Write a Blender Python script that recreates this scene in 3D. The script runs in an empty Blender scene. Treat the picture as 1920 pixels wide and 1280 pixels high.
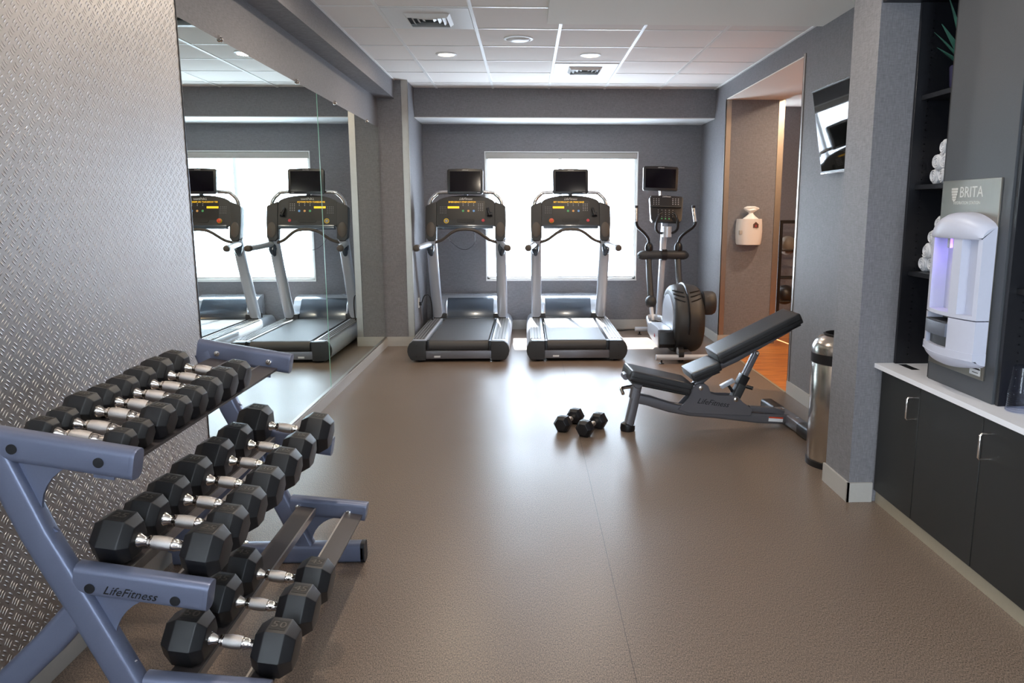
import bpy, bmesh, math, random
from mathutils import Vector, Matrix
random.seed(7)
D=bpy.data; SC=bpy.context.scene; COL=SC.collection
R=math.radians

# ------------------------------------------------------------------ camera, sky, sun, exposure
cam=D.cameras.new('camera'); co=D.objects.new('camera',cam); COL.objects.link(co)
cam.sensor_width=36; cam.lens=1437.6/1920*36; cam.shift_x=-77.7/1920; cam.clip_start=.05
co.location=(0,0,1.454); co.rotation_euler=(R(90)-.1705,0,-.0345)
SC.camera=co
SC.view_settings.view_transform='Standard'; SC.view_settings.look='None'
SC.view_settings.gamma=1; SC.view_settings.use_curve_mapping=False
SC.view_settings.exposure=0.15
w=D.worlds.new('sky'); SC.world=w; w.use_nodes=True
bg=w.node_tree.nodes['Background']; bg.inputs[0].default_value=(.76,.87,1,1); bg.inputs[1].default_value=21.0
def light(name,kind,loc,rot,energy,color=(1,1,1),**k):
    l=D.lights.new(name,kind); l.energy=energy; l.color=color
    o=D.objects.new(name,l); COL.objects.link(o); o.location=loc; o.rotation_euler=rot
    for a,b in k.items(): setattr(l,a,b)
    return o
light('sun','SUN',(0,12,8),(0,0,0),28,(1,.96,.92),angle=R(.6)).rotation_euler=Vector((.13,-1,-.95)).to_track_quat('-Z','Y').to_euler()
def portal(name,loc,rot,sx,sy):
    o=light(name,'AREA',loc,rot,1,shape='RECTANGLE',size=sx,size_y=sy); o.data.cycles.is_portal=True
portal('window_portal',(.42,9.52,1.37),(R(-90),0,0),1.8,1.5)
portal('added_door_portal',(0.9,-2.58,1.35),(R(90),0,0),.8,1.9)  # sky portal for the added front door glass
portal('added_glazing_portal',(-1.46,-1.45,1.52),(0,R(-90),0),2.1,1.9)  # sky portal for the added side window

# ------------------------------------------------------------------ materials
def lin(c): return tuple((x/12.92 if x<=.04045 else ((x+.055)/1.055)**2.4) for x in c)
def rgb(r,g,b): return lin((r/255,g/255,b/255))+(1,)
class NT:
    def __init__(s,name):
        s.m=D.materials.new(name); s.m.use_nodes=True; s.t=s.m.node_tree; s.b=s.t.nodes['Principled BSDF']; s.out=s.t.nodes['Material Output']
    def n(s,t,**k):
        n=s.t.nodes.new(t)
        for a,b in k.items(): setattr(n,a,b)
        return n
    def l(s,a,b): s.t.links.new(a,b)
    def math(s,op,a,b=None,c=None):
        n=s.n('ShaderNodeMath',operation=op)
        for i,v in enumerate((a,b,c)):
            if v is None: continue
            if isinstance(v,(int,float)): n.inputs[i].default_value=v
            else: s.l(v,n.inputs[i])
        return n.outputs[0]
    def noise(s,scale,vec=None,detail=3,rough=.5):
        n=s.n('ShaderNodeTexNoise'); n.inputs['Scale'].default_value=scale; n.inputs['Detail'].default_value=detail; n.inputs['Roughness'].default_value=rough
        if vec is not None: s.l(vec,n.inputs['Vector'])
        return n.outputs['Fac']
    def pos(s,scale=(1,1,1)):
        g=s.n('ShaderNodeNewGeometry'); m=s.n('ShaderNodeMapping'); m.inputs['Scale'].default_value=scale
        s.l(g.outputs['Position'],m.inputs['Vector']); return m.outputs['Vector']
    def obj(s,scale=(1,1,1)):
        g=s.n('ShaderNodeTexCoord'); m=s.n('ShaderNodeMapping'); m.inputs['Scale'].default_value=scale
        s.l(g.outputs['Object'],m.inputs['Vector']); return m.outputs['Vector']
    def mix(s,f,a,b):
        n=s.n('ShaderNodeMix',data_type='RGBA')
        s.l(f,n.inputs[0])
        for i,v in ((6,a),(7,b)):
            if isinstance(v,tuple): n.inputs[i].default_value=v
            else: s.l(v,n.inputs[i])
        return n.outputs[2]
    def ramp(s,f,p0,p1,c0=(0,0,0,1),c1=(1,1,1,1)):
        n=s.n('ShaderNodeValToRGB'); e=n.color_ramp.elements; e[0].position=p0; e[1].position=p1; e[0].color=c0; e[1].color=c1
        s.l(f,n.inputs[0]); return n.outputs[0]
    def bump(s,h,strength=.3,dist=.002):
        n=s.n('ShaderNodeBump'); n.inputs['Strength'].default_value=strength; n.inputs['Distance'].default_value=dist
        s.l(h,n.inputs['Height']); s.l(n.outputs[0],s.b.inputs['Normal'])
    def base(s,c):
        if isinstance(c,tuple): s.b.inputs['Base Color'].default_value=c
        else: s.l(c,s.b.inputs['Base Color'])
def simple(name,c,rough=.5,metal=0,nscale=60,var=.12,bump=0,spec=.5,coat=0,bdist=.001,**kw):
    t=NT(name); f=t.noise(nscale,t.obj())
    t.base(t.mix(f,tuple(x*(1-var) for x in c[:3])+(1,),tuple(min(1,x*(1+var)) for x in c[:3])+(1,)))
    t.b.inputs['Roughness'].default_value=rough; t.b.inputs['Metallic'].default_value=metal
    t.b.inputs['Specular IOR Level'].default_value=spec
    if coat: t.b.inputs['Coat Weight'].default_value=coat; t.b.inputs['Coat Roughness'].default_value=.1
    if bump: t.bump(t.noise(nscale*6,t.obj()),bump,bdist)
    return t.m
M={}
def fabric(name,c):
    t=NT(name)
    h=t.noise(1,t.pos((260,260,30)),2); v=t.noise(1,t.pos((30,30,330)),2)
    f=t.math('ADD',t.math('MULTIPLY',h,.5),t.math('MULTIPLY',v,.5))
    f2=t.ramp(f,.36,.64)
    t.base(t.mix(f2,tuple(x*.8 for x in c[:3])+(1,),tuple(x*1.2 for x in c[:3])+(1,)))
    t.b.inputs['Roughness'].default_value=.55; t.b.inputs['Specular IOR Level'].default_value=.35
    t.bump(f,.35,.001); return t.m
M['fabric']=fabric('woven grey wallcovering',rgb(121,119,122))
M['fabric_blue']=M['fabric']
M['laminate']=simple('charcoal laminate',rgb(70,72,76),.45,nscale=300,var=.15,bump=.08)
# checker plate
def plate():
    t=NT('aluminium checker plate'); P=.0505
    g=t.n('ShaderNodeNewGeometry'); s=t.n('ShaderNodeSeparateXYZ'); t.l(g.outputs['Position'],s.inputs[0])
    Y,Z=s.outputs[1],s.outputs[2]; hs=[]
    for (y0,z0,sg) in ((2.311,1.561,-1),(2.3365,1.5355,1)):
        u=t.math('SUBTRACT',t.math('FRACT',t.math('ADD',t.math('DIVIDE',t.math('SUBTRACT',Y,y0),P),100.5)),.5)
        v=t.math('SUBTRACT',t.math('FRACT',t.math('ADD',t.math('DIVIDE',t.math('SUBTRACT',Z,z0),P),100.5)),.5)
        ca,sa=math.cos(R(42))*1,math.sin(R(42))*sg
        a=t.math('ADD',t.math('MULTIPLY',u,ca),t.math('MULTIPLY',v,sa))
        b=t.math('SUBTRACT',t.math('MULTIPLY',v,ca),t.math('MULTIPLY',u,sa))
        k=t.math('MINIMUM',t.math('MAXIMUM',t.math('ROUND',t.math('DIVIDE',b,.235)),-1),1)
        b2=t.math('SUBTRACT',b,t.math('MULTIPLY',k,.235))
        q=t.math('ADD',t.math('POWER',t.math('ABSOLUTE',t.math('DIVIDE',a,.21)),2),t.math('POWER',t.math('ABSOLUTE',t.math('DIVIDE',b2,.062)),2))
        hs.append(t.math('MAXIMUM',t.math('SUBTRACT',1,q),0))
    h=t.math('MAXIMUM',hs[0],hs[1])
    n=t.noise(3,t.pos(),4)
    t.base(t.mix(h,t.mix(n,rgb(176,172,170),rgb(196,192,190)),rgb(214,210,208)))
    t.b.inputs['Metallic'].default_value=.97
    rr=t.math('SUBTRACT',t.math('ADD',.40,t.math('MULTIPLY',n,.14)),t.math('MULTIPLY',t.math('MINIMUM',t.math('MULTIPLY',h,4),1),.12)); t.l(rr,t.b.inputs['Roughness'])
    t.bump(t.math('ADD',h,t.math('MULTIPLY',t.noise(900,t.pos()),.03)),1.0,.0055); return t.m
M['plate']=plate()
def floor_mat():
    t=NT('speckled brown vinyl')
    a=t.noise(1,t.pos((330,120,1)),2,.6); b=t.noise(1,t.pos((900,300,1)),1); c=t.noise(1.3,t.pos(),3)
    f=t.ramp(t.math('ADD',t.math('MULTIPLY',a,.6),t.math('MULTIPLY',b,.4)),.4,.6)
    col=t.mix(f,rgb(60,50,44),rgb(150,130,114))
    g=t.n('ShaderNodeNewGeometry'); s=t.n('ShaderNodeSeparateXYZ'); t.l(g.outputs['Position'],s.inputs[0])
    d=t.math('LESS_THAN',t.math('ABSOLUTE',t.math('SUBTRACT',s.outputs[0],.335)),.0012)
    t.base(t.mix(d,col,rgb(60,50,45)))
    t.l(t.math('ADD',.29,t.math('MULTIPLY',c,.12)),t.b.inputs['Roughness'])
    t.b.inputs['Specular IOR Level'].default_value=.5
    t.bump(t.math('ADD',a,b),.12,.0006); return t.m
M['floor']=floor_mat()
def wood():
    t=NT('orange strip wood floor')
    n=t.noise(1,t.pos((4,60,1)),5,.65); m=t.noise(1,t.pos((1,9,1)),2)
    f=t.ramp(t.math('ADD',t.math('MULTIPLY',n,.7),t.math('MULTIPLY',m,.3)),.38,.62)
    t.base(t.mix(f,rgb(138,72,28),rgb(214,138,66)))
    t.b.inputs['Roughness'].default_value=.35; return t.m
M['wood']=wood()
M['tile']=simple('acoustic ceiling tile',rgb(236,230,224),.9,nscale=400,var=.06,bump=.25,spec=.2)
M['gyp']=simple('painted ceiling',rgb(240,238,230),.85,nscale=200,var=.03,bump=.08,spec=.2)
M['grid']=simple('white ceiling grid',rgb(238,236,232),.35,var=.01)
M['white']=simple('white paint',rgb(232,232,230),.4,var=.02)
M['base']=simple('grey vinyl skirting',rgb(176,172,166),.4,var=.04)
M['base_tan']=simple('tan toe kick strip',rgb(150,140,122),.3,var=.06)
M['steel']=simple('brushed stainless trim',rgb(168,160,152),.38,1,nscale=30,var=.06)
def brushed(name,c,rough,axis):
    t=NT(name); f=t.noise(1,t.obj(axis),3)
    t.base(t.mix(f,tuple(x*.85 for x in c[:3])+(1,),tuple(min(1,x*1.1) for x in c[:3])+(1,)))
    t.b.inputs['Metallic'].default_value=1; t.l(t.math('ADD',rough-.06,t.math('MULTIPLY',f,.14)),t.b.inputs['Roughness'])
    t.bump(f,.03,.0002); return t.m
M['brushed']=brushed('brushed steel sheet',rgb(150,144,136),.34,(900,900,6))
M['bin']=brushed('brushed steel bin',rgb(205,198,190),.2,(500,500,4))
M['chrome']=simple('chrome handle',rgb(225,218,212),.12,1,var=.03)
M['knurl']=simple('knurled chrome',rgb(205,200,198),.32,1,nscale=500,var=.15,bump=.5)
M['mirror']=simple('mirror silver',(.80,.88,.84,1),.0,1,var=.0)
M['rack']=simple('slate blue powder coat',rgb(112,119,143),.34,.35,nscale=200,var=.05,bump=.05)
M['rackdark']=simple('black bolt plug',rgb(18,20,26),.5)
M['rail']=simple('rubber faced rail',rgb(70,64,64),.45,nscale=200)
M['raillip']=simple('bare rail lip',rgb(176,170,166),.3,.8)
M['rubber']=simple('black urethane',rgb(25,25,28),.4,nscale=250,var=.15,bump=.12)
M['badge']=simple('recessed weight badge',rgb(26,24,23),.55,nscale=300,bump=.2)
M['badgetext']=simple('moulded number',rgb(70,64,58),.4)
M['frame']=simple('titanium grey powder coat',rgb(112,110,114),.34,.5,nscale=200,var=.05)
M['silver']=simple('silver painted plastic',rgb(196,201,210),.3,.35,nscale=150,var=.04)
M['gloss']=simple('glossy silver hood',rgb(190,196,205),.16,.6,var=.03,coat=.4)
M['hoodpanel']=simple('dark hood panel',rgb(70,80,92),.22,.4,var=.05,coat=.5)
M['belt']=simple('treadmill belt',rgb(64,62,62),.5,nscale=500,var=.2,bump=.3)
M['plastic']=simple('charcoal plastic',rgb(46,46,47),.5,nscale=300,var=.1,bump=.15)
M['plastic2']=simple('brown grey plastic',rgb(76,68,62),.5,nscale=300,var=.1)
M['dark']=simple('black plastic',rgb(22,21,23),.35,nscale=200,var=.1)
M['stripdark']=simple('ribbed foot strip',rgb(120,116,112),.4,.2,nscale=100)
M['black']=simple('black melamine',rgb(20,20,25),.4,nscale=200,var=.1)
M['cab']=simple('black cabinet door',rgb(33,33,32),.5,nscale=300,var=.12,bump=.06)
M['screen']=simple('switched off screen',rgb(10,5,14),.08,var=.02)
M['tv']=simple('glossy television screen',rgb(16,18,16),.03,var=.02)
M['leather']=simple('black vinyl upholstery',rgb(42,42,44),.33,nscale=120,var=.1,bump=.25)
M['counter']=simple('white quartz',rgb(240,240,246),.25,nscale=400,var=.03)
M['disp']=simple('pale grey dispenser plastic',rgb(196,198,214),.4,var=.02)
M['dispgrey']=simple('slate drip tray',rgb(92,96,108),.4)
M['towel']=simple('white terry towel',rgb(232,232,236),.95,nscale=90,var=.04,bump=.9,bdist=.004)
M['leaf']=simple('dark green leaf',rgb(44,92,80),.4,nscale=30,var=.3)
M['pot']=simple('indigo pot',rgb(44,40,70),.4)
M['brown']=simple('brown house symbol',rgb(92,58,48),.6)
M['wipes']=simple('white dispenser shell',rgb(226,218,212),.35,var=.02)
M['ballgrey']=simple('grey medicine ball',rgb(120,110,98),.55,nscale=60,bump=.3)
M['ballblack']=simple('black medicine ball',rgb(38,32,28),.4,nscale=60,bump=.3)
M['ink']=simple('black lettering',rgb(16,16,18),.5)
M['etch']=simple('etched grey lettering',rgb(206,202,196),.7,.0)
M['etchlight']=simple('pale lettering',rgb(214,214,214),.5)
M['redink']=simple('red marking',rgb(190,60,70),.5)
M['outside']=simple('exterior concrete',rgb(170,168,160),.9)
def emis(name,c,s):
    t=NT(name); t.base((0.02,.02,.02,1)); t.b.inputs['Emission Color'].default_value=c; t.b.inputs['Emission Strength'].default_value=s; return t.m
M['amber']=emis('amber led',rgb(255,190,20),1.6)
M['ledgreen']=emis('green key',rgb(90,190,110),.5)
M['ledorange']=emis('orange key',rgb(245,170,90),.6)
M['ledblue']=emis('blue key',rgb(120,170,225),.6)
M['key']=simple('pale key legends',rgb(160,160,165),.5)
M['estop']=simple('red stop knob',rgb(205,70,35),.35)
M['ring']=simple('yellow ring',rgb(225,190,40),.4)
M['lamp']=emis('warm lamp diffuser',rgb(255,236,210),9)
M['uv']=emis('violet indicator',rgb(90,50,255),2.2)
def glass(name,tint,fac=.92,rough=0):
    t=NT(name); tr=t.n('ShaderNodeBsdfTransparent'); tr.inputs[0].default_value=tint
    gl=t.n('ShaderNodeBsdfGlossy'); gl.inputs['Roughness'].default_value=rough
    lw=t.n('ShaderNodeLayerWeight'); lw.inputs[0].default_value=.5
    mx=t.n('ShaderNodeMixShader'); t.l(t.math('ADD',.03,t.math('MULTIPLY',t.math('POWER',lw.outputs['Facing'],4),.6)),mx.inputs[0]); t.l(tr.outputs[0],mx.inputs[1]); t.l(gl.outputs[0],mx.inputs[2])
    t.l(mx.outputs[0],t.out.inputs[0]); return t.m
M['glass']=glass('window glass',(.96,.98,.98,1))
M['tinted']=glass('solar control glass',(.88,.90,.92,1))
M['cup']=glass('clear plastic cup',(.80,.83,.92,1),rough=.1)
M['glassedge']=simple('green glass edge',rgb(150,205,180),.15,var=.05)
def shade():
    t=NT('sheer screen fabric'); tr=t.n('ShaderNodeBsdfTransparent'); tr.inputs[0].default_value=(1,1,1,1)
    tl=t.n('ShaderNodeBsdfTranslucent'); tl.inputs[0].default_value=(.95,.96,.97,1)
    df=t.n('ShaderNodeBsdfDiffuse'); df.inputs[0].default_value=(.9,.9,.9,1)
    m0=t.n('ShaderNodeMixShader'); m0.inputs[0].default_value=.25; t.l(tl.outputs[0],m0.inputs[1]); t.l(df.outputs[0],m0.inputs[2])
    mx=t.n('ShaderNodeMixShader'); mx.inputs[0].default_value=.05
    t.l(tr.outputs[0],mx.inputs[1]); t.l(m0.outputs[0],mx.inputs[2]); t.l(mx.outputs[0],t.out.inputs[0]); return t.m
M['shade']=shade()

# ------------------------------------------------------------------ mesh helpers
def wloc(p):
    v=Vector((0,0,0))
    while p is not None: v+=p.location; p=p.parent
    return v
class MB:
    def __init__(s): s.bm=bmesh.new()
    def _new(s,fn):
        n=len(s.bm.verts); fn(); s.bm.verts.ensure_lookup_table(); return s.bm.verts[n:]
    def box(s,x0,x1,y0,y1,z0,z1,mat=None):
        c=Vector(((x0+x1)/2,(y0+y1)/2,(z0+z1)/2)); d=(abs(x1-x0),abs(y1-y0),abs(z1-z0))
        m=Matrix.Translation(c)@Matrix.Diagonal((*d,1))
        if mat is not None: m=mat@m
        bmesh.ops.create_cube(s.bm,size=1,matrix=m); return s
    def prism(s,pts,axis,a,b,mat=None):
        # pts 2d in the other two axes (x:yz, y:xz, z:xy)
        f={'x':lambda p,q:(q,p[0],p[1]),'y':lambda p,q:(p[0],q,p[1]),'z':lambda p,q:(p[0],p[1],q)}[axis]
        A=[s.bm.verts.new((mat@Vector(f(p,a))) if mat else f(p,a)) for p in pts]
        B=[s.bm.verts.new((mat@Vector(f(p,b))) if mat else f(p,b)) for p in pts]
        n=len(pts); s.bm.faces.new(A); s.bm.faces.new(B[::-1])
        for i in range(n): s.bm.faces.new((A[i],B[i],B[(i+1)%n],A[(i+1)%n]))
        return s
    def loft(s,rings,cap=True,closed=False):
        V=[[s.bm.verts.new(p) for p in r] for r in rings]; n=len(V[0])
        for a,b in zip(V,V[1:]):
            for i in range(n): s.bm.faces.new((a[i],a[(i+1)%n],b[(i+1)%n],b[i]))
        if cap: s.bm.faces.new(V[0][::-1]); s.bm.faces.new(V[-1])
        return s
    def tube(s,pts,r,seg=12,flat=(1,1),up=None,cap=True,smooth=0):
        pts=[Vector(p) for p in pts]
        if smooth:
            P=[]
            for i in range(len(pts)-1):
                p0=pts[max(i-1,0)];p1=pts[i];p2=pts[i+1];p3=pts[min(i+2,len(pts)-1)]
                for k in range(smooth):
                    u=k/smooth; P.append(.5*((2*p1)+(p2-p0)*u+(2*p0-5*p1+4*p2-p3)*u*u+(3*p1-p0-3*p2+p3)*u**3))
            P.append(pts[-1])
            if isinstance(r,(list,tuple)):
                rr=[]
                for i in range(len(r)-1):
                    for k in range(smooth): rr.append(r[i]+(r[i+1]-r[i])*k/smooth)
                r=rr+[r[-1]]
            pts=P
        n=len(pts); rs=r if isinstance(r,(list,tuple)) else [r]*n
        up=Vector(up) if up else None; rings=[]; prev=None
        for i,p in enumerate(pts):
            t=(pts[min(i+1,n-1)]-pts[max(i-1,0)]).normalized()
            if up is not None: u=up-t*up.dot(t)
            elif prev is None: a=Vector((0,0,1)) if abs(t.z)<.9 else Vector((1,0,0)); u=a-t*a.dot(t)
            else: u=prev-t*prev.dot(t)
            u.normalize(); prev=u; v=t.cross(u)
            rings.append([p+u*math.cos(2*math.pi*k/seg)*rs[i]*flat[0]+v*math.sin(2*math.pi*k/seg)*rs[i]*flat[1] for k in range(seg)])
        return s.loft(rings,cap)
    def rtube(s,pts,hw,hh,up,rad=None,n=3):
        # rounded rectangular tube; hw along side, hh along up
        pts=[Vector(p) for p in pts]; up=Vector(up); rad=min(hw,hh)*.5 if rad is None else rad
        prof=[]
        for cx,cy,a0 in ((1,1,0),(-1,1,90),(-1,-1,180),(1,-1,270)):
            for k in range(n+1):
                a=R(a0+90*k/n); prof.append((cx*(hw-rad)+rad*math.cos(a),cy*(hh-rad)+rad*math.sin(a)))
        rings=[]; N=len(pts)
        for i,p in enumerate(pts):
            t=(pts[min(i+1,N-1)]-pts[max(i-1,0)]).normalized(); u=(up-t*up.dot(t)).normalized(); v=t.cross(u)
            rings.append([p+v*a+u*b for a,b in prof])
        return s.loft(rings)
    def lathe(s,prof,c,axis='z',seg=24,cap=True,sc=(1,1)):
        rings=[]
        for r,h in prof:
            ring=[]
            for k in range(seg):
                a=2*math.pi*k/seg; p,q=r*math.cos(a)*sc[0],r*math.sin(a)*sc[1]
                v={'z':(p,q,h),'x':(h,p,q),'y':(p,h,q)}[axis]; ring.append(Vector(c)+Vector(v))
            rings.append(ring)
        return s.loft(rings,cap)
    def sph(s,c,r,sc=(1,1,1),seg=20,mat=None):
        m=Matrix.Translation(c)@Matrix.Diagonal((*sc,1))
        if mat: m=mat@m
        bmesh.ops.create_uvsphere(s.bm,u_segments=seg,v_segments=seg//2+2,radius=r,matrix=m); return s
    def text(s,body,size,mat,extrude=.0008,shear=0,spacing=1,align='CENTER'):
        c=D.curves.new('t','FONT'); c.body=body; c.size=size; c.extrude=extrude; c.shear=shear; c.align_x=align; c.align_y='CENTER'; c.space_character=spacing; c.resolution_u=2
        o=D.objects.new('t',c); COL.objects.link(o); dg=bpy.context.evaluated_depsgraph_get(); me=D.meshes.new_from_object(o.evaluated_get(dg))
        me.transform(mat); s.bm.from_mesh(me); D.objects.remove(o); D.meshes.remove(me); return s
    def xf(s,m): bmesh.ops.transform(s.bm,matrix=m,verts=s.bm.verts); return s
    def build(s,name,mat,parent=None,bevel=0,seg=2,smooth=True,ang=32):
        bm=s.bm
        bmesh.ops.recalc_face_normals(bm,faces=bm.faces)
        if bevel:
            es=[e for e in bm.edges if len(e.link_faces)==2 and e.calc_face_angle(0)>R(ang)]
            bmesh.ops.bevel(bm,geom=es,offset=bevel,segments=seg,affect='EDGES',clamp_overlap=True,profile=.7)
        if parent is not None: bmesh.ops.translate(bm,vec=-wloc(parent),verts=bm.verts)
        me=D.meshes.new(name); bm.to_mesh(me); bm.free()
        me.materials.append(M[mat] if isinstance(mat,str) else mat)
        if smooth:
            me.polygons.foreach_set('use_smooth',[True]*len(me.polygons)); me.set_sharp_from_angle(angle=R(40))
        o=D.objects.new(name,me); COL.objects.link(o); o.parent=parent; return o
def tag(o,label=None,cat=None,group=None,kind=None):
    for k,v in (('label',label),('category',cat),('group',group),('kind',kind)):
        if v: o[k]=v
    return o
def thing(name,loc,label,cat,group=None):
    o=D.objects.new(name,None); COL.objects.link(o); o.location=loc; o.empty_display_size=.05; return tag(o,label,cat,group)
def struct(name,mb,mat,**k): return tag(mb.build(name,mat,smooth=False,**k),kind='structure')
def B(*a): return MB().box(*a)

# ------------------------------------------------------------------ room shell
CZ=2.757
struct('floor',B(-1.7,2.08,-2.7,9.5,-.1,0),'floor')
struct('floor_corridor',B(2.08,4.6,3.9,9.7,-.1,0),'wood')
struct('floor_edge_strip',B(2.066,2.088,5.95,8.22,0,.003),'base_tan')
struct('ceiling',B(-1.7,2.2,-2.7,9.5,CZ,CZ+.1),'tile')
struct('ceiling_soffit_right',B(.15,2.09,-2.6,5.62,2.722,CZ),'gyp')
g=MB()
xs=[-.969+.61*k for k in range(0,6)]
for x in xs: g.box(x-.012,x+.012,-2.6,8.72,CZ-.006,CZ+.001)
for k in range(-13,6):
    y=5.927+.61*k; g.box(-1.35,2.09,y-.008,y+.008,CZ-.004,CZ+.001)
g.box(2.07,2.09,-2.6,8.72,CZ-.008,CZ); g.box(-1.35,-1.335,-2.6,8.2,CZ-.008,CZ)
struct('ceiling_grid',g,'grid')
# left side
struct('wall_left_plate',B(-1.6,-1.5,-.5,3.53,0,CZ),'plate')
struct('wall_left',MB().box(-1.64,-1.527,3.53,8.3,0,2.575),'fabric')
struct('trim_1',B(-1.515,-1.497,3.53,3.536,.09,CZ),'dark')
struct('ceiling_soffit_left',B(-1.64,-1.35,-2.6,8.22,2.575,CZ),'fabric')
struct('wall_pier',B(-1.62,-1.22,8.22,9.4,0,CZ),'fabric')
# mirrors
for a,b,lab in ((3.536,5.84,'large frameless wall mirror panel, the one next to the checker plate'),(5.852,8.20,'large frameless wall mirror panel, the one next to the far pier')):
    t=thing('wall_mirror',(-1.52,(a+b)/2,.1),lab,'mirror','mirror panels on the left wall')
    B(-1.5265,-1.52,a,b,.10,2.283).build('mirror_glass','mirror',t)
    for y in ((4.07,5.37) if a<5 else (6.39,7.64)):
        MB().lathe([(.011,0),(.013,.004),(.009,.012),(.003,.016)],(-1.52,y,2.286),'x',12).box(-1.527,-1.515,y-.008,y+.008,2.283,2.305).build('mirror_clip','chrome',t)
    e=MB(); e.box(-1.527,-1.5195,b-.002,b+.004,.10,2.283) if a<5 else e.box(-1.527,-1.5195,a-.004,a+.002,.10,2.283)
    e.build('polished_edge','glassedge',t)
struct('trim_2',B(-1.527,-1.508,3.54,8.20,.086,.101),'steel')
struct('baseboard_left',B(-1.527,-1.505,3.54,8.22,0,.086),'base')
struct('baseboard_left_plate',B(-1.5,-1.492,-.5,3.53,0,.09),'base')
struct('baseboard_pier',MB().box(-1.52,-1.22,8.208,8.22,0,.1).box(-1.22,-1.21,8.208,9.35,0,.1),'base')
struct('trim_3',MB().box(-1.278,-1.2135,8.2125,8.22,.1,CZ).box(-1.22,-1.2135,8.2125,8.26,.1,CZ),'steel')
# back wall with window hole
wx0,wx1,wz0,wz1=-.484,1.325,.617,2.12
struct('wall_back',MB().box(-1.3,wx0,9.35,9.5,0,CZ).box(wx1,2.3,9.35,9.5,0,CZ).box(wx0,wx1,9.35,9.5,0,wz0).box(wx0,wx1,9.35,9.5,wz1,CZ),'fabric')
struct('ceiling_bulkhead',B(-1.22,2.09,8.72,9.35,2.45,CZ),'fabric')
struct('ceiling_bulkhead_underside',B(-1.22,2.09,8.722,9.35,2.441,2.45),'white')
struct('baseboard_back',B(-1.22,2.09,9.338,9.35,0,.115),'base')
struct('window_1',MB().box(wx0,wx0+.03,9.39,9.47,wz0,wz1).box(wx1-.03,wx1,9.39,9.47,wz0,wz1).box(wx0,wx1,9.39,9.47,wz1-.03,wz1).box(wx0,wx1,9.39,9.47,wz0,wz0+.03).box(.385,.425,9.40,9.46,wz0,wz1),'white')
w1=D.objects['window_1']
B(wx0+.03,wx1-.03,9.428,9.434,wz0+.03,wz1-.03).build('window_pane','tinted',w1)
MB().box(wx0-.012,wx1+.012,9.335,9.40,wz0-.02,wz0).box(wx0-.012,wx0,9.342,9.39,wz0,wz1+.012).box(wx1,wx1+.012,9.342,9.39,wz0,wz1+.012).box(wx0,wx1,9.342,9.39,wz1,wz1+.012).build('window_casing','white',w1)
sh=thing('roller_shade',(.42,9.365,wz1),'sheer white roller shade lowered over the window','shade')
B(wx0+.006,wx1-.006,9.345,9.385,wz1-.075,wz1-.004).build('cassette','base',sh,bevel=.006)
B(wx0+.014,wx1-.014,9.366,9.3668,wz0+.03,wz1-.07).build('shade_fabric','shade',sh)
B(wx0+.012,wx1-.012,9.360,9.373,wz0+.012,wz0+.034).build('bottom_bar','white',sh,bevel=.003)
MB().tube([(1.30,9.358,wz1-.05),(1.30,9.358,.9)],.003,6).tube([(1.312,9.358,wz1-.05),(1.312,9.358,.9)],.003,6).build('pull_chain','base',sh)
struct('roof_overhang',B(-1.6,2.4,9.5,10.42,2.36,2.46),'outside')
# right side
struct('wall_right_far',B(2.09,2.70,8.22,9.40,0,CZ),'fabric')
struct('wall_right_header',B(2.09,2.70,5.95,8.22,2.588,CZ),'fabric')
struct('wall_right_header_underside',B(2.09,2.70,5.95,8.22,2.58,2.588),'gyp')
struct('wall_right',B(2.09,2.20,3.93,5.95,0,CZ),'fabric')
struct('trim_4',MB().box(2.0835,2.142,8.2135,8.22,.1,2.58).box(2.0835,2.09,8.2135,8.245,.1,2.58),'steel')
struct('trim_5',MB().box(2.642,2.7065,8.2135,8.22,.0,2.58).box(2.70,2.7065,8.2135,8.25,.0,2.58),'steel')
struct('trim_6',MB().box(2.0835,2.09,5.92,5.9565,.1,2.60).box(2.0835,2.20,5.95,5.9565,.0,2.58),'steel')
struct('baseboard_right',MB().box(2.078,2.09,3.93,5.95,0,.1).box(2.078,2.09,8.21,9.35,0,.1).box(2.078,2.655,8.208,8.22,0,.1),'base')
struct('wall_corridor',MB().box(2.7,4.7,9.6,9.7,0,2.69).box(4.6,4.7,3.9,9.6,0,2.69).box(2.2,4.7,3.8,3.9,0,2.69),'fabric')
struct('ceiling_corridor',B(2.2,4.7,3.9,9.7,2.69,2.79),'gyp')
# column, lintel, alcove
struct('wall_column',B(1.613,2.3,3.63,3.93,0,CZ),'fabric')
struct('wall_lintel',B(1.613,2.3,-2.6,3.63,2.385,CZ),'fabric')
struct('wall_alcove_back',B(2.26,2.36,-2.6,3.63,0,2.385),'black')
struct('ceiling_alcove',B(1.62,2.3,-2.6,3.63,2.377,2.385),'black')
struct('baseboard_column',MB().box(1.601,1.613,3.618,3.94,0,.1).box(1.601,1.73,3.618,3.63,0,.1),'base')
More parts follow.
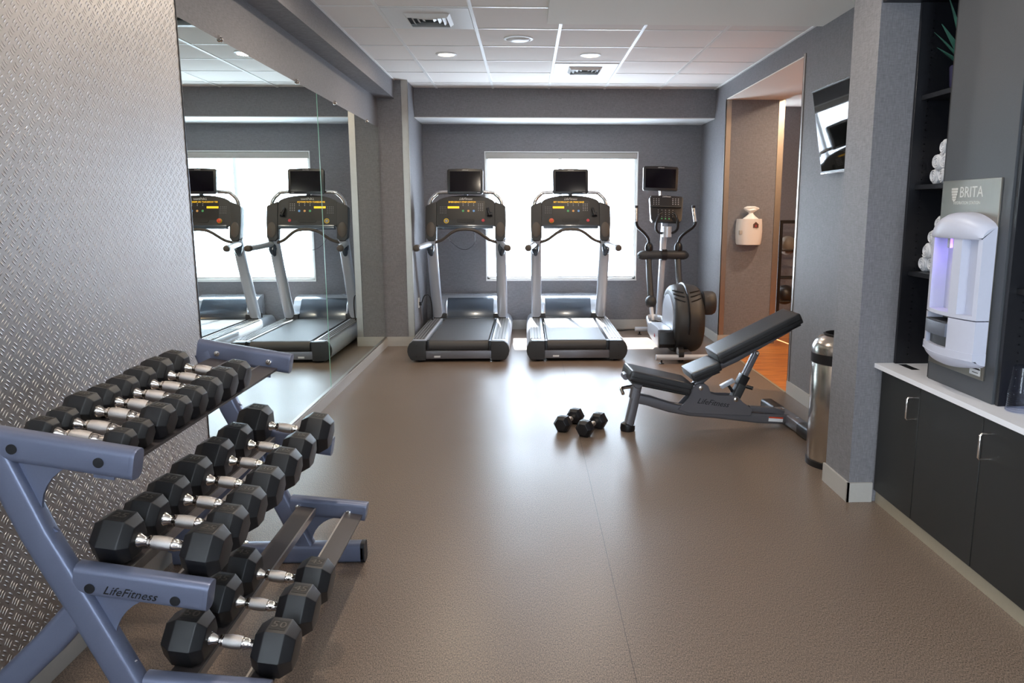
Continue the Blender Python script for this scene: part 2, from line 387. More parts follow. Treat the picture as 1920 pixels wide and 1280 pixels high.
# rear (behind the camera): unseen walls; door glass and side window added for fill
struct('wall_front',MB().box(-1.7,.45,-2.7,-2.6,0,CZ).box(1.35,2.4,-2.7,-2.6,0,CZ).box(.45,1.35,-2.7,-2.6,2.3,CZ).box(.45,1.35,-2.7,-2.6,0,.35),'fabric')
struct('added_fill_door',MB().box(.45,.52,-2.69,-2.62,.35,2.3).box(1.28,1.35,-2.69,-2.62,.35,2.3).box(.45,1.35,-2.69,-2.62,2.23,2.3),'steel')  # glazed door added behind the camera to let in fill light
B(.52,1.28,-2.66,-2.654,.35,2.23).build('added_door_pane','glass',D.objects['added_fill_door'])
struct('wall_left_near',MB().box(-1.6,-1.5,-2.6,-2.4,0,CZ).box(-1.6,-1.5,-2.4,-.5,0,.5).box(-1.6,-1.5,-2.4,-.5,2.6,CZ),'fabric')
struct('added_fill_window',MB().box(-1.58,-1.52,-2.4,-2.35,.5,2.6).box(-1.58,-1.52,-.55,-.5,.5,2.6).box(-1.58,-1.52,-1.47,-1.43,.5,2.6).box(-1.58,-1.52,-2.4,-.5,.5,.55).box(-1.58,-1.52,-2.4,-.5,2.55,2.6),'steel')  # unseen window, added to light the right foreground from the left
B(-1.553,-1.547,-2.35,-.55,.55,2.55).build('window_pane','glass',D.objects['added_fill_window'])

# ------------------------------------------------------------------ ceiling fittings
def downlight(x,y,lab,on=True,e=13,col=(1,.82,.62),z=CZ,r=.088):
    t=thing('recessed_downlight',(x,y,z),lab,'ceiling light','recessed ceiling downlights')
    MB().lathe([(r,0),(r,-.006),(r-.018,-.010),(r-.02,-.002),(r-.02,.0)],(x,y,z),'z',32,cap=False).build('trim_ring','white',t)
    MB().lathe([(r-.02,-.001),(r-.02,-.004),(.001,-.0045)],(x,y,z),'z',32).build('diffuser','lamp',t)
    l=light('downlight_lamp','AREA',(x,y,z-.015),(0,0,0),e,col,shape='DISK',size=.13)
    l.parent=t; l.location=(0,0,-.015); return t
downlight(-.675,6.87,'round lit ceiling downlight nearer the mirror wall')
downlight(.555,6.87,'round lit ceiling downlight just in front of the far air vent')
downlight(-.675,4.40,'added unseen ceiling fill light above the rack, out of the far row',e=14,col=(1,.86,.70))  # lamp added out of view for front fill
downlight(-.675,2.0,'added unseen ceiling fill light above the camera position, left',e=14,col=(1,.88,.74))  # unseen lamp, added to brighten the near end
downlight(.9,3.6,'added unseen ceiling fill light in the lowered ceiling panel',e=10,z=2.722,col=(1,.92,.82))  # fill lamp added outside the view
downlight(.9,1.4,'added unseen ceiling fill light in the lowered panel above the camera position, right',e=10,z=2.722,col=(1,.92,.82))  # also an unseen lamp added for fill
downlight(2.95,7.35,'warm ceiling downlight in the side corridor beyond the opening',e=24,col=(1,.76,.56),z=2.69)
downlight(3.5,5.4,'warm ceiling downlight deep in the side corridor',e=60,col=(1,.60,.30),z=2.69)
t=thing('ceiling_speaker',(-.055,6.25,CZ),'round white unlit ceiling speaker dome in front of the two downlights','ceiling speaker')
MB().lathe([(.113,0),(.113,-.006),(.095,-.010),(.092,-.003)],(-.055,6.25,CZ),'z',36,cap=False).build('rim','white',t)
MB().lathe([(.091,-.002),(.085,-.012),(.06,-.021),(.03,-.025),(.001,-.026)],(-.055,6.25,CZ),'z',36).build('dome','white',t)
for (x,y,lab) in ((-.665,5.63,'square louvred ceiling air vent nearer the camera, above the left side'),(.555,7.54,'square louvred ceiling air vent near the window wall')):
    t=thing('air_vent',(x,y,CZ),lab,'air vent','ceiling air vents')
    B(x-.29,x+.29,y-.29,y+.29,CZ-.006,CZ-.001).build('mounting_panel','white',t)
    m=MB()
    for i,s_ in enumerate((.155,.12,.085,.05)):
        z0,z1=CZ-.007,CZ-.030+.004*i; o=.02
        A=[(x-s_,y-s_,z0),(x+s_,y-s_,z0),(x+s_,y+s_,z0),(x-s_,y+s_,z0)]
        s2=s_-.022; C_=[(x-s2,y-s2,z1),(x+s2,y-s2,z1),(x+s2,y+s2,z1),(x-s2,y+s2,z1)]
        m.loft([A,C_],cap=False)
    m.build('louvre','white',t,smooth=False)
    B(x-.15,x+.15,y-.15,y+.15,CZ-.0075,CZ-.006).build('duct_opening','dark',t)

# ------------------------------------------------------------------ television
t=thing('television',(2.09,4.92,1.97),'flat black wall television tilted down on the right wall','television')
a0=Vector((2.048,0,1.70)); a1=Vector((1.952,0,2.245)); up=(a1-a0).normalized(); nr=Vector((-up.z,0,up.x))
def tvm(x0,x1,y0,y1,z0,z1):  # local: x=out normal, z=up along
    m=Matrix(((nr.x,0,up.x,a0.x),(0,1,0,0),(nr.z,0,up.z,a0.z),(0,0,0,1))); return MB().box(x0,x1,y0,y1,z0,z1,m)
tvm(-.03,0,4.44,5.38,0,.553).build('casing','dark',t,bevel=.004)
tvm(0,.002,4.452,5.368,.012,.541).build('screen','tv',t)
tvm(-.032,.004,4.438,5.382,-.006,.003).box(0,0,0,0,0,0).build('chrome_edge','chrome',t)
tvm(-.032,.004,4.438,5.382,.550,.556).build('chrome_edge','chrome',t)
MB().box(2.05,2.089,4.82,4.98,1.84,2.02).build('wall_bracket','dark',t)

# ------------------------------------------------------------------ treadmills
def treadmill(root,led,knob):
    P=lambda mb,n,m,p=root,**k: mb.build(n,m,p,**k)
    prof=[(1.72,.172),(1.72,.205),(.07,.205)]+[(.07-.055*math.sin(R(a)),.15+.055*math.cos(R(a))) for a in range(15,181,15)]+[(.07,.096),(.3,.12)]
    P(MB().prism(prof,'x',-.285,.285),'belt','belt',ang=60)
    P(B(-.315,.315,-.005,.045,.032,.108),'rear_bar','frame',bevel=.004)
    P(B(-.30,.30,.05,1.7,.06,.165),'deck_frame','dark')
    outer=[(.44,.205),(.470,.18),(.487,.14),(.490,.105),(.482,.07),(.462,.035),(.445,.02)]
    for sg in (-1,1):
        o=[(sg*.315,.02),(sg*.315,.205)]+[(sg*x,z) for x,z in outer]
        c=P(MB().prism(o,'y',-.02,.05),'end_cap','plastic',bevel=.004)
        P(MB().lathe([(.006,0),(.006,-.002),(.001,-.002)],(sg*.40,-.0205,.165),'y',10).lathe([(.006,0),(.006,-.002),(.001,-.002)],(sg*.40,-.0205,.06),'y',10),'cap_screws','dark',c)
        sr=P(MB().prism(o,'y',.05,1.98),'side_rail','silver',bevel=.01)
        st=P(B(sg*.335,sg*.455,.10,1.55,.2045,.208),'foot_strip','stripdark',sr,bevel=.002,seg=1)
        r=MB()
        for k in range(4): x=sg*(.352+.029*k); r.box(x-.004,x+.004,.12,1.53,.207,.211)
        P(r,'strip_ribs','dark',sr)
        P(B(sg*.287,sg*.313,.03,.1,.10,.2),'tension_bracket','dark',sr,bevel=.003)
        P(MB().lathe([(.022,0),(.026,.006),(.026,.02)],(sg*.38,.05,0),'z',14).lathe([(.022,0),(.026,.006),(.026,.02)],(sg*.38,1.85,0),'z',14),'levelling_foot','dark')
        P(B(sg*.27,sg*.42,1.57,1.72,.20,.262),'upright_foot','plastic',bevel=.012)
        P(MB().rtube([(sg*.375,1.62,.21),(sg*.377,1.5,.45),(sg*.378,1.33,.82),(sg*.378,1.20,1.14)],.058,.042,(0,-1,.3),.03),'upright','silver',ang=60)
        po=[(.318,1.135),(.345,1.105),(.405,1.105),(.430,1.14),(.438,1.30),(.436,1.475),(.425,1.492),(.318,1.535)]
        pm=Matrix.Translation((0,1.2,1.1))@Matrix.Rotation(R(-12),4,'X')@Matrix.Translation((0,-1.2,-1.1))
        pod=P(MB().prism([(sg*x,z) for x,z in po],'y',1.13,1.235,pm),'console_pod','plastic',bevel=.012)
        P(MB().lathe([(.048,0),(.048,-.006),(.042,-.010),(.001,-.010)],(sg*.378,1.131,1.225),'y',28,sc=(1,1.75)).xf(pm),'pivot_cover','plastic2',pod)
        h=P(MB().tube([(sg*.392,1.24,1.085),(sg*.405,1.10,1.08),(sg*.43,.90,1.07),(sg*.463,.68,1.062)],.031,18),'handrail','silver')
        P(MB().tube([(sg*.462,.69,1.0622),(sg*.466,.665,1.0615),(sg*.469,.635,1.061),(sg*.470,.628,1.061)],[.034,.036,.033,.02],18),'handrail_cap','plastic2',h)
        P(MB().tube([(sg*.384,1.24,1.10),(sg*.39,1.18,1.02),(sg*.385,1.22,.96)],[.045,.042,.02],16,smooth=3),'handrail_bracket','hoodpanel')
    hood=[(1.60,.15),(1.60,.205),(1.66,.30),(1.74,.395),(1.80,.43),(1.97,.455),(1.995,.44),(1.995,.10),(1.62,.10)]
    hd=P(MB().prism(hood,'x',-.36,.36),'motor_hood','gloss',bevel=.012)
    P(MB().prism([(1.59,.205),(1.597,.225),(1.652,.312),(1.73,.405),(1.762,.424),(1.775,.415),(1.74,.38),(1.62,.205)],'x',-.27,.27),'hood_panel','hoodpanel',hd,bevel=.003)
    P(MB().tube([(-.275,1.60,.23),(-.285,1.66,.35),(-.278,1.74,.42)],[.008,.018,.006],10,smooth=4),'hood_fin','gloss',hd)
    # console (tilted)
    cm=pm=Matrix.Translation((0,1.2,1.25))@Matrix.Rotation(R(-14),4,'X')@Matrix.Translation((0,-1.2,-1.25))
    top=[(.318*math.cos(R(a)),1.525+.085*math.sin(R(a))) for a in range(0,181,12)]
    con=P(MB().prism([(-.318,1.27),(.318,1.27)]+top,'y',1.165,1.215,cm),'console','plastic',bevel=.008)
    P(MB().box(-.30,.30,1.13,1.20,1.235,1.272,cm),'console_lip','hoodpanel',con,bevel=.008)
    def ft(x,z,y=1.1635): return cm@Matrix.Translation((x,y,z))@Matrix.Rotation(R(90),4,'X')
    F=lambda x0,x1,z0,z1,d=.0015: MB().box(x0,x1,1.165-d,1.165,z0,z1,cm)
    P(F(-.20,.21,1.335,1.545),'overlay_panel','dark',con)
    P(MB().text('LifeFitness',.036,ft(0,1.567),shear=.4,spacing=.95),'console_logo','etchlight',con)
    P(MB().text(led,.0235,ft(-.187,1.532,1.1625),align='LEFT',spacing=1.02),'led_text','amber',con)
    P(F(-.195,-.07,1.463,1.485,.003),'led_bar','amber',con)
    k=MB()
    for i in range(3):
        for j in range(2): k.box(-.028+.058*i-.004,-.028+.058*i+.004,1.1625,1.165,1.490+.018*j,1.499+.018*j,cm)
    for i in range(3):
        for j in range(5): k.box(.14+.022*i-.005,.14+.022*i+.005,1.1625,1.165,1.437+.018*j,1.443+.018*j,cm)
    for i in range(4):
        for j in range(4): k.box(-.275+.02*i-.003,-.275+.02*i+.003,1.1625,1.165,1.41+.022*j,1.415+.022*j,cm)
    P(k,'keypad_legends','key',con)
    for i,c in enumerate(('ledgreen','ledorange','ledblue')):
        P(MB().lathe([(.013,0),(.012,-.004),(.001,-.004)],(-.028+.058*i,1.165,1.435),'y',14).xf(cm),'speed_key',c,con)
    P(MB().tube([(-.085,1.163,1.335),(.085,1.163,1.335)],.001,8) if 0 else MB().prism([(x+(.075 if x>0 else -.075),z) for x,z in [(.022*math.cos(R(a)),1.328+.022*math.sin(R(a))) for a in range(-80,81,20)]+[(.022*math.cos(R(a)),1.328+.022*math.sin(R(a))) for a in range(100,261,20)]],'y',1.160,1.166,cm),'cup_slot','ink',con)
    r=P(MB().lathe([(.027,0),(.027,-.003),(.019,-.003),(.019,0)],(-.21,1.165,1.325),'y',24,cap=False).xf(cm),'stop_ring','ring',con)
    P(MB().lathe([(.014 if not knob else .019,0),(.014 if not knob else .024,-.02 if knob else -.003),(.001,-.024 if knob else -.004)],(-.21,1.165,1.325),'y',20).xf(cm),'stop_button','estop' if knob else 'key',con)
    P(MB().lathe([(.018,0),(.016,-.005),(.001,-.005)],(.19,1.165,1.33),'y',18).xf(cm),'heart_rate_mark','redink',con)
    P(MB().tube([(.235,1.155,1.395),(.29,1.155,1.395)],.024,14).xf(cm).tube([cm@Vector((.24,1.15,1.46)),cm@Vector((.25,1.13,1.41)),cm@Vector((.262,1.13,1.38))],.015,10),'headphone_holder','dark',con,bevel=0)
    P(MB().tube([(-.375,1.22,1.085),(-.33,1.19,1.10),(-.25,1.16,1.13),(-.14,1.12,1.21),(-.06,1.11,1.238),(.06,1.11,1.238),(.14,1.12,1.21),(.25,1.16,1.13),(.33,1.19,1.10),(.375,1.22,1.085)],.0165,14,smooth=5),'crossbar_grip','plastic2')
    P(MB().tube([(-.40,1.26,1.47),(-.385,1.27,1.545),(-.33,1.28,1.61),(-.24,1.28,1.64),(.24,1.28,1.64),(.33,1.28,1.61),(.385,1.27,1.545),(.40,1.26,1.47)],.02,14,smooth=5),'monitor_arch','chrome')
    mm=Matrix.Translation((0,1.22,1.62))@Matrix.Rotation(R(-6),4,'X')@Matrix.Translation((0,-1.22,-1.62))
    hx=.192
    mo=[(-hx,1.630),(-hx+.01,1.618),(hx-.01,1.618),(hx,1.630),(hx+.002,1.868),(hx-.012,1.884),(0,1.892),(-hx+.012,1.884),(-hx-.002,1.868)]
    mon=P(MB().prism(mo,'y',1.20,1.245,mm),'monitor','dark',bevel=.006)
    P(MB().box(-.165,.165,1.1985,1.20,1.645,1.860,mm),'screen','screen',mon)
    P(MB().text('LifeFitness',.016,mm@Matrix.Translation((0,1.1985,1.874))@Matrix.Rotation(R(90),4,'X'),shear=.4),'monitor_logo','etchlight',mon)
    P(MB().box(.13,.16,1.199,1.2,1.630,1.636,mm),'monitor_mark','key',mon)
    P(MB().tube([(0,1.28,1.55),(0,1.275,1.66)],.022,12),'monitor_stem','frame')
    P(MB().box(-.235,-.175,-.0065,-.005,.045,.062),'serial_label','etchlight')
def mk_t(x,led,knob,lab):
    t=thing('treadmill',(0,0,0),lab,'treadmill','treadmills facing the window')
    treadmill(t,led,knob); t.location=(x,7.31,0); return t
t1=mk_t(-.665,'EMERGENCY STOP SWITCH',False,'silver and charcoal treadmill on the left, beside the pier, with the yellow ring button')
# dangling earphone wire on the left treadmill
MB().tube([(-.62,8.50,1.27),(-.60,8.50,1.24),(-.57,8.52,1.18),(-.58,8.53,1.08),(-.66,8.54,1.02),(-.74,8.54,1.03),(-.82,8.52,1.09),(-.86,8.50,1.14)],.003,6,smooth=4).build('hanging_wire','dark',t1)
mk_t(.482,'SET WORKOUT OR PRESS BASE',True,'silver and charcoal treadmill in front of the window, with the orange stop knob')

# power outlet + cords
t=thing('power_outlet',(-1.218,8.62,.42),'small white power outlet with a black plug on the pier side','power outlet')
B(-1.22,-1.213,8.585,8.655,.365,.475).build('cover_plate','white',t,bevel=.002)
B(-1.213,-1.185,8.605,8.64,.39,.43).build('plug','dark',t,bevel=.004)
MB().tube([(-1.186,8.62,.42),(-1.15,8.62,.50),(-1.10,8.66,.49),(-1.08,8.70,.35),(-1.09,8.75,.12),(-1.10,8.85,.01)],.006,8,smooth=5).build('power_cord','dark',t1)

# ------------------------------------------------------------------ elliptical trainer
t=thing('elliptical_trainer',(1.53,8.0,0),'silver and black elliptical cross trainer in the corner right of the window','elliptical trainer')
P=lambda mb,n,m,p=t,**k: mb.build(n,m,p,**k)
def disc(cx,cy,cz,ry,rz,n=40): return [(cy+ry*math.cos(2*math.pi*k/n),cz+rz*math.sin(2*math.pi*k/n)) for k in range(n)]
# flywheel housing: domed disc
rings=[]
for x,f in ((1.412,.80),(1.418,.90),(1.44,.965),(1.48,.995),(1.55,1.0),(1.62,.995),(1.67,.965),(1.70,.90),(1.708,.8)):
    rings.append([Vector((x,7.58+.42*f*math.cos(2*math.pi*k/48),.375+(.345 if math.sin(2*math.pi*k/48)>0 else .335)*f*math.sin(2*math.pi*k/48))) for k in range(48)])
hs=P(MB().loft(rings),'flywheel_housing','plastic')
P(MB().lathe([(.30,.0),(.30,-.012),(.27,-.016),(.001,-.016)],(1.418,7.58,.375),'x',40,sc=(1.0,.82)),'side_disc','silver',hs)
P(MB().tube([(1.545,7.58+.424*math.cos(R(a)),.375+.349*math.sin(R(a))) for a in range(10,200,6)],.012,8,flat=(.6,1.2)),'centre_ridge','dark',hs)
for sx in (-1,1):
    for k in range(3):
        a=R(122+k*9); v=MB().tube([(1.545+sx*.03,7.58+.418*math.cos(a+.06),.375+.352*math.sin(a+.06)),(1.545+sx*.08,7.58+.418*math.cos(a),.375+.348*math.sin(a)),(1.545+sx*.13,7.58+.405*math.cos(a-.1),.375+.335*math.sin(a-.1))],.006,6,smooth=3)
        P(v,'vent_slot','ink',hs)
# right crank drum
P(MB().lathe([(.085,0),(.115,.01),(.118,.05),(.116,.10),(.10,.125),(.001,.13)],(1.70,7.38,.555),'x',28),'crank_drum','plastic')
P(MB().tube([(.99,9.2,.008),(1.1,9.15,.008),(1.28,9.22,.008),(1.45,9.1,.02),(1.53,8.9,.06)],.006,8,smooth=5),'power_cord','dark')
# left crank arm box
P(MB().prism([(7.27,.16),(7.30,.30),(7.42,.315),(7.85,.30),(8.02,.24),(8.02,.17),(7.6,.12),(7.32,.125)],'x',1.275,1.40),'pedal_arm_cover','silver',bevel=.02)
P(MB().prism([(7.245,.17),(7.262,.285),(7.30,.305),(7.36,.30),(7.36,.125),(7.29,.125)],'x',1.272,1.43),'pedal_arm_end','dark',bevel=.018)
P(MB().text('Fit',.055,Matrix.Translation((1.2735,7.55,.21))@Matrix.Rotation(R(-90),4,'Z')@Matrix.Rotation(R(90),4,'X'),shear=.3),'arm_marking','redink')
for y,x0,x1 in ((7.15,1.225,1.83),(8.9,1.27,1.80)):
    f=P(MB().tube([(x0,y,.062),(x1,y,.062)],.028,16),'stabilizer_bar','silver')
    m=MB()
    for x in (x0+.055,x1-.055): m.lathe([(.024,0),(.024,.006),(.009,.010),(.009,.04)],(x,y,0),'z',14)
    P(m,'levelling_foot','dark',f)
P(MB().box(1.49,1.57,7.15,8.9,.05,.11),'base_beam','frame',bevel=.01)
P(MB().lathe([(.07,0),(.07,.05),(.06,.055),(.001,.055)],(1.44,7.19,.085),'x',24),'transport_wheel','dark')
# pedals
for sx,yy,zz in ((-1,8.12,.27),(1,8.2,.36)):
    cx=1.53+sx*.155; pts=[(cx+.075*math.cos(R(a)) if 1 else 0,yy+.17*math.sin(R(a))) for a in range(0,360,20)]
    pd=P(MB().prism(pts,'z',zz-.05,zz-.03),'pedal','dark')
    P(MB().tube([(cx+.083*math.cos(R(a)),yy+.178*math.sin(R(a)),zz+(.02 if math.sin(R(a))>0 else -.02)) for a in range(0,361,15)],.022,8,flat=(1.5,.6),up=(0,0,1),cap=False),'pedal_rim','silver',pd)
# mast
P(MB().rtube([(1.515,8.75,.12),(1.52,8.66,.6),(1.525,8.6,1.0),(1.528,8.56,1.33)],.033,.045,(0,-1,.1),.025),'mast','silver')
P(MB().lathe([(.09,0),(.075,.10),(.05,.16)],(1.516,8.74,.08),'z',20),'mast_collar','plastic')
P(MB().lathe([(.043,-.0),(.05,.0),(.052,.11),(.047,.115),(.044,.11),(.04,.02),(.001,.02)],(1.545,8.48,1.155),'z',24,cap=False).lathe([(.043,0),(.001,0)],(1.545,8.48,1.155),'z',24),'cup_holder','silver')
# arm pivot housing
P(MB().tube([(1.275,8.6,.945),(1.30,8.58,.95),(1.50,8.565,.955),(1.56,8.565,.955),(1.75,8.58,.95),(1.78,8.6,.945)],[.038,.052,.050,.050,.052,.038],18,smooth=3),'pivot_crossbar','plastic')
P(MB().tube([(1.50,8.56,.955),(1.56,8.56,.955)],.062,18),'pivot_hub','dark')
for sx in (-1,1):
    X=lambda d:1.53+sx*d
    zl=.49 if sx<0 else .60
    ar=P(MB().tube([(X(.165),8.58,.90),(X(.165),8.50,.7),(X(.163),8.40,zl)],.036,14),'swing_arm','plastic')
    P(MB().sph((X(.165),8.58,1.03),.05,(.95,.8,1.4)),'arm_knuckle','dark',ar)
    P(MB().sph((X(.165),8.37,zl-.04),.064,(1,1,1.1)),'arm_joint','plastic',ar)
    P(MB().tube([(X(.165),8.37,zl-.06),(X(.155),8.28,zl-.24 if sx<0 else zl-.2)],.024,12),'link_bar','silver',ar)
    up_=P(MB().tube([(X(.165),8.58,1.06),(X(.175),8.57,1.13),(X(.22),8.54,1.19),(X(.30),8.50,1.255),(X(.325),8.48,1.30),(X(.325),8.48,1.33)],.0165,14,smooth=4),'moving_handle','dark',ar)
    tx=-.0 if sx<0 else -.02
    P(MB().tube([(X(.325),8.48,1.32),(X(.325+tx),8.50,1.47)],.019,14),'handle_grip','chrome',ar)
    P(MB().tube([(X(.325+tx),8.50,1.468),(X(.325+tx),8.502,1.495)],.02,14),'grip_end','dark',ar)
    P(MB().tube([(X(.02),8.50,1.20),(X(.07),8.46,1.20),(X(.115),8.42,1.24),(X(.115),8.40,1.32),(X(.085),8.40,1.40),(X(.06),8.41,1.415)],.014,12,smooth=4),'fixed_handle','dark')
cm=Matrix.Translation((1.525,8.45,1.32))@Matrix.Rotation(R(-16),4,'X')@Matrix.Rotation(R(2),4,'Y')
cs=P(MB().prism([(-.17,.02),(-.15,-.005),(.15,-.005),(.17,.02),(.185,.26),(.17,.285),(0,.293),(-.17,.285),(-.185,.26)],'y',-.02,.05,cm),'console','dark',bevel=.008)
P(MB().box(-.16,.16,-.045,-.02,.155,.165,cm),'reading_ledge','plastic',cs)
k=MB()
for i in range(3):
    for j in range(4):
        k.box(.07+.03*i-.006,.07+.03*i+.006,-.0225,-.02,.19+.02*j,.198+.02*j,cm); k.box(-.14+.028*i-.005,-.14+.028*i+.005,-.0225,-.02,.185+.02*j,.192+.02*j,cm)
for i in range(5):
    for j in range(4): k.box(-.09+.04*i-.004,-.09+.04*i+.004,-.0225,-.02,.05+.024*j,.056+.024*j,cm)
P(k,'keypad_legends','key',cs)
for i in range(3): P(MB().lathe([(.008,0),(.001,-.003)],(-.05+.04*i,-.021,.03),'y',12).xf(cm),'speed_key','ledgreen',cs)
P(MB().text('LifeFitness',.022,cm@Matrix.Translation((0,-.0215,.277))@Matrix.Rotation(R(90),4,'X'),shear=.4),'console_logo','etchlight',cs)
mm=Matrix.Translation((1.463,8.5,1.655))@Matrix.Rotation(R(-5),4,'X')@Matrix.Rotation(R(1.5),4,'Y')
mo=P(MB().prism([(-.19,.01),(-.18,0),(.18,0),(.19,.01),(.192,.245),(.18,.262),(0,.268),(-.18,.262),(-.192,.245)],'y',0,.045,mm),'monitor','dark',bevel=.006)
P(MB().box(-.165,.165,-.0015,0,.03,.235,mm),'screen','screen',mo)
P(MB().text('LifeFitness',.017,mm@Matrix.Translation((0,-.0015,.25))@Matrix.Rotation(R(90),4,'X'),shear=.4),'monitor_logo','etchlight',mo)
P(MB().tube([(1.475,8.53,1.55),(1.465,8.53,1.68)],.016,10),'monitor_stem','chrome')

# ------------------------------------------------------------------ adjustable bench (runs along local x)
ang=math.atan(.065)
t=thing('weight_bench',(0,0,0),'adjustable weight bench with black vinyl pads and raised backrest, on grey steel frame','weight bench')
P=lambda mb,n,m,p=t,**k: mb.build(n,m,p,**k)
def pad(x0,z0,x1,z1,th,hy,n=10,taper=1):
    v=Vector((x1-x0,0,z1-z0)); L=v.length; v.normalize(); nn=Vector((-v.z,0,v.x))
    m=Matrix(((v.x,0,nn.x,x0),(0,1,0,0),(v.z,0,nn.z,z0),(0,0,0,1)))
    q=[(0,-hy),(0,hy),(L,hy*taper),(L,-hy*taper)]
    return MB().prism(q,'z',-th,0,m),m,L
# profile points are in bench x = photo x - .665
for nm,(x0,z0,x1,z1,th,hy) in (('seat_pad',(-.005,.437,.405,.338,.072,.14)),('lower_back_pad',(.385,.405,.575,.481,.062,.135)),('back_pad',(.548,.531,1.095,.793,.072,.14))):
    mb,m,L=pad(x0,z0,x1,z1,th,hy)
    pd=P(mb,nm,'leather',bevel=.022,seg=4)
    P(MB().tube([m@Vector((.01,-hy-.001,-th*.55)),m@Vector((L-.01,-hy-.001,-th*.55))],.0025,6),'side_seam','dark',pd)
    P(MB().box(.02,L-.02,-hy+.02,hy-.02,-th-.012,-th+.004,m),'pad_board','dark',pd)
P(MB().rtube([(.0,0,.0),(.055,0,.26)],.032,.03,(1,0,0),.014),'front_post','frame')
P(MB().tube([(0,0,0),(0,0,.012),(.003,0,.045),(.005,0,.048)],[.047,.050,.048,.03],24),'front_foot','dark')
P(MB().rtube([(.04,0,.225),(.13,0,.205),(.28,0,.155),(.42,0,.125),(.6,0,.105),(.9,0,.062),(1.11,0,.05)],.03,.034,(0,0,1),.014),'main_beam','frame')
P(MB().lathe([(.03,-.035),(.034,-.03),(.034,.03),(.03,.035)],(.06,0,.325),'y',20),'seat_pivot','frame')
P(MB().rtube([(.04,0,.22),(.062,0,.33)],.03,.032,(1,0,0),.012),'seat_post','frame')
P(MB().rtube([(.06,0,.328),(.2,0,.296),(.40,0,.25)],.022,.02,(0,0,1),.008),'seat_rail','dark')
P(MB().tube([(.03,0,.30),(-.045,-.01,.292),(-.05,-.03,.285),(-.045,-.06,.265)],.012,10,smooth=3),'pop_pin_handle','chrome')
P(MB().tube([(-.02,-.02,.37),(-.02,.05,.37)],.022,14),'seat_roller','frame')
gp=[(.33,.145),(.40,.22),(.43,.30),(.455,.318),(.505,.318),(.53,.30),(.55,.25),(.60,.235),(.68,.232),(.735,.225),(.775,.18),(.84,.135),(.83,.09),(.40,.12)]
for y0,y1 in ((-.045,-.037),(.037,.045)):
    gpn=P(MB().prism(gp,'y',y0,y1),'side_gusset','frame',bevel=.002,seg=1)
    for (x,z) in ((.48,.29),(.722,.205)):
        yb=y0-.001 if y0<0 else y1
        P(MB().lathe([(.016,0),(.016,-.006),(.010,-.010),(.001,-.010)],(x,yb,z),'y',16),'gusset_bolt','chrome',gpn)
P(MB().text('LifeFitness',.052,Matrix.Translation((.565,-.0455,.185))@Matrix.Rotation(R(9),4,'Y')@Matrix.Rotation(R(90),4,'X'),shear=.4),'frame_logo','ink')
P(MB().rtube([(.45,0,.30),(.60,0,.42),(.72,0,.475),(1.08,0,.675)],.028,.022,(0,0,1),.01),'back_support','frame')
P(MB().rtube([(.70,0,.15),(.77,0,.30)],.036,.03,(1,0,0),.01),'strut_sleeve','plastic')
P(MB().rtube([(.74,0,.25),(.865,0,.52)],.022,.02,(1,0,0),.008),'adjusting_strut','frame')
P(MB().box(-.03,.03,-.032,.032,-.04,.04,Matrix.Translation((.775,0,.325))@Matrix.Rotation(R(26),4,'Y')),'strut_collar','dark',bevel=.006)
P(MB().tube([(.80,-.02,.285),(.835,-.045,.278)],.013,12),'lock_knob','dark')
P(MB().lathe([(.014,0),(.010,-.01),(.001,-.01)],(.86,-.03,.515),'y',14),'strut_bolt','chrome')
P(MB().box(-.05,.05,-.02,.02,-.012,.012,Matrix.Translation((.68,.02,.30))@Matrix.Rotation(R(-28),4,'Y')),'release_lever','silver',bevel=.004)
P(MB().tube([(.68,.02,.30),(.72,.01,.24)],.010,8),'lever_stem','dark')
P(MB().rtube([(.83,0,.13),(1.0,0,.112),(1.07,0,.09)],.02,.02,(0,0,1),.008),'rear_brace','frame')
P(MB().rtube([(1.12,-.36,.045),(1.12,.36,.045)],.04,.038,(0,0,1),.016),'rear_crossbar','frame')
P(MB().rtube([(1.12,-.42,.043),(1.12,-.22,.043)],.045,.042,(0,0,1),.02),'rear_foot_cover','dark')
P(MB().rtube([(1.12,.20,.043),(1.12,.42,.043)],.045,.042,(0,0,1),.02),'rear_foot_cover','dark')
P(MB().lathe([(.012,0),(.012,.005),(.001,.006)],(1.12,-.12,.083),'z',12).lathe([(.012,0),(.012,.005),(.001,.006)],(1.12,.12,.083),'z',12),'crossbar_bolts','chrome')
lb=Matrix.Translation((1.01,-.0315,.052))@Matrix.Rotation(R(5),4,'Y')
P(MB().box(-.05,.05,-.001,0,-.012,.02,lb),'warning_label','etchlight')
P(MB().box(-.05,.05,-.0015,0,.01,.02,lb),'warning_stripe','estop')
t.location=(.665,4.93,0); t.rotation_euler=(0,0,ang)

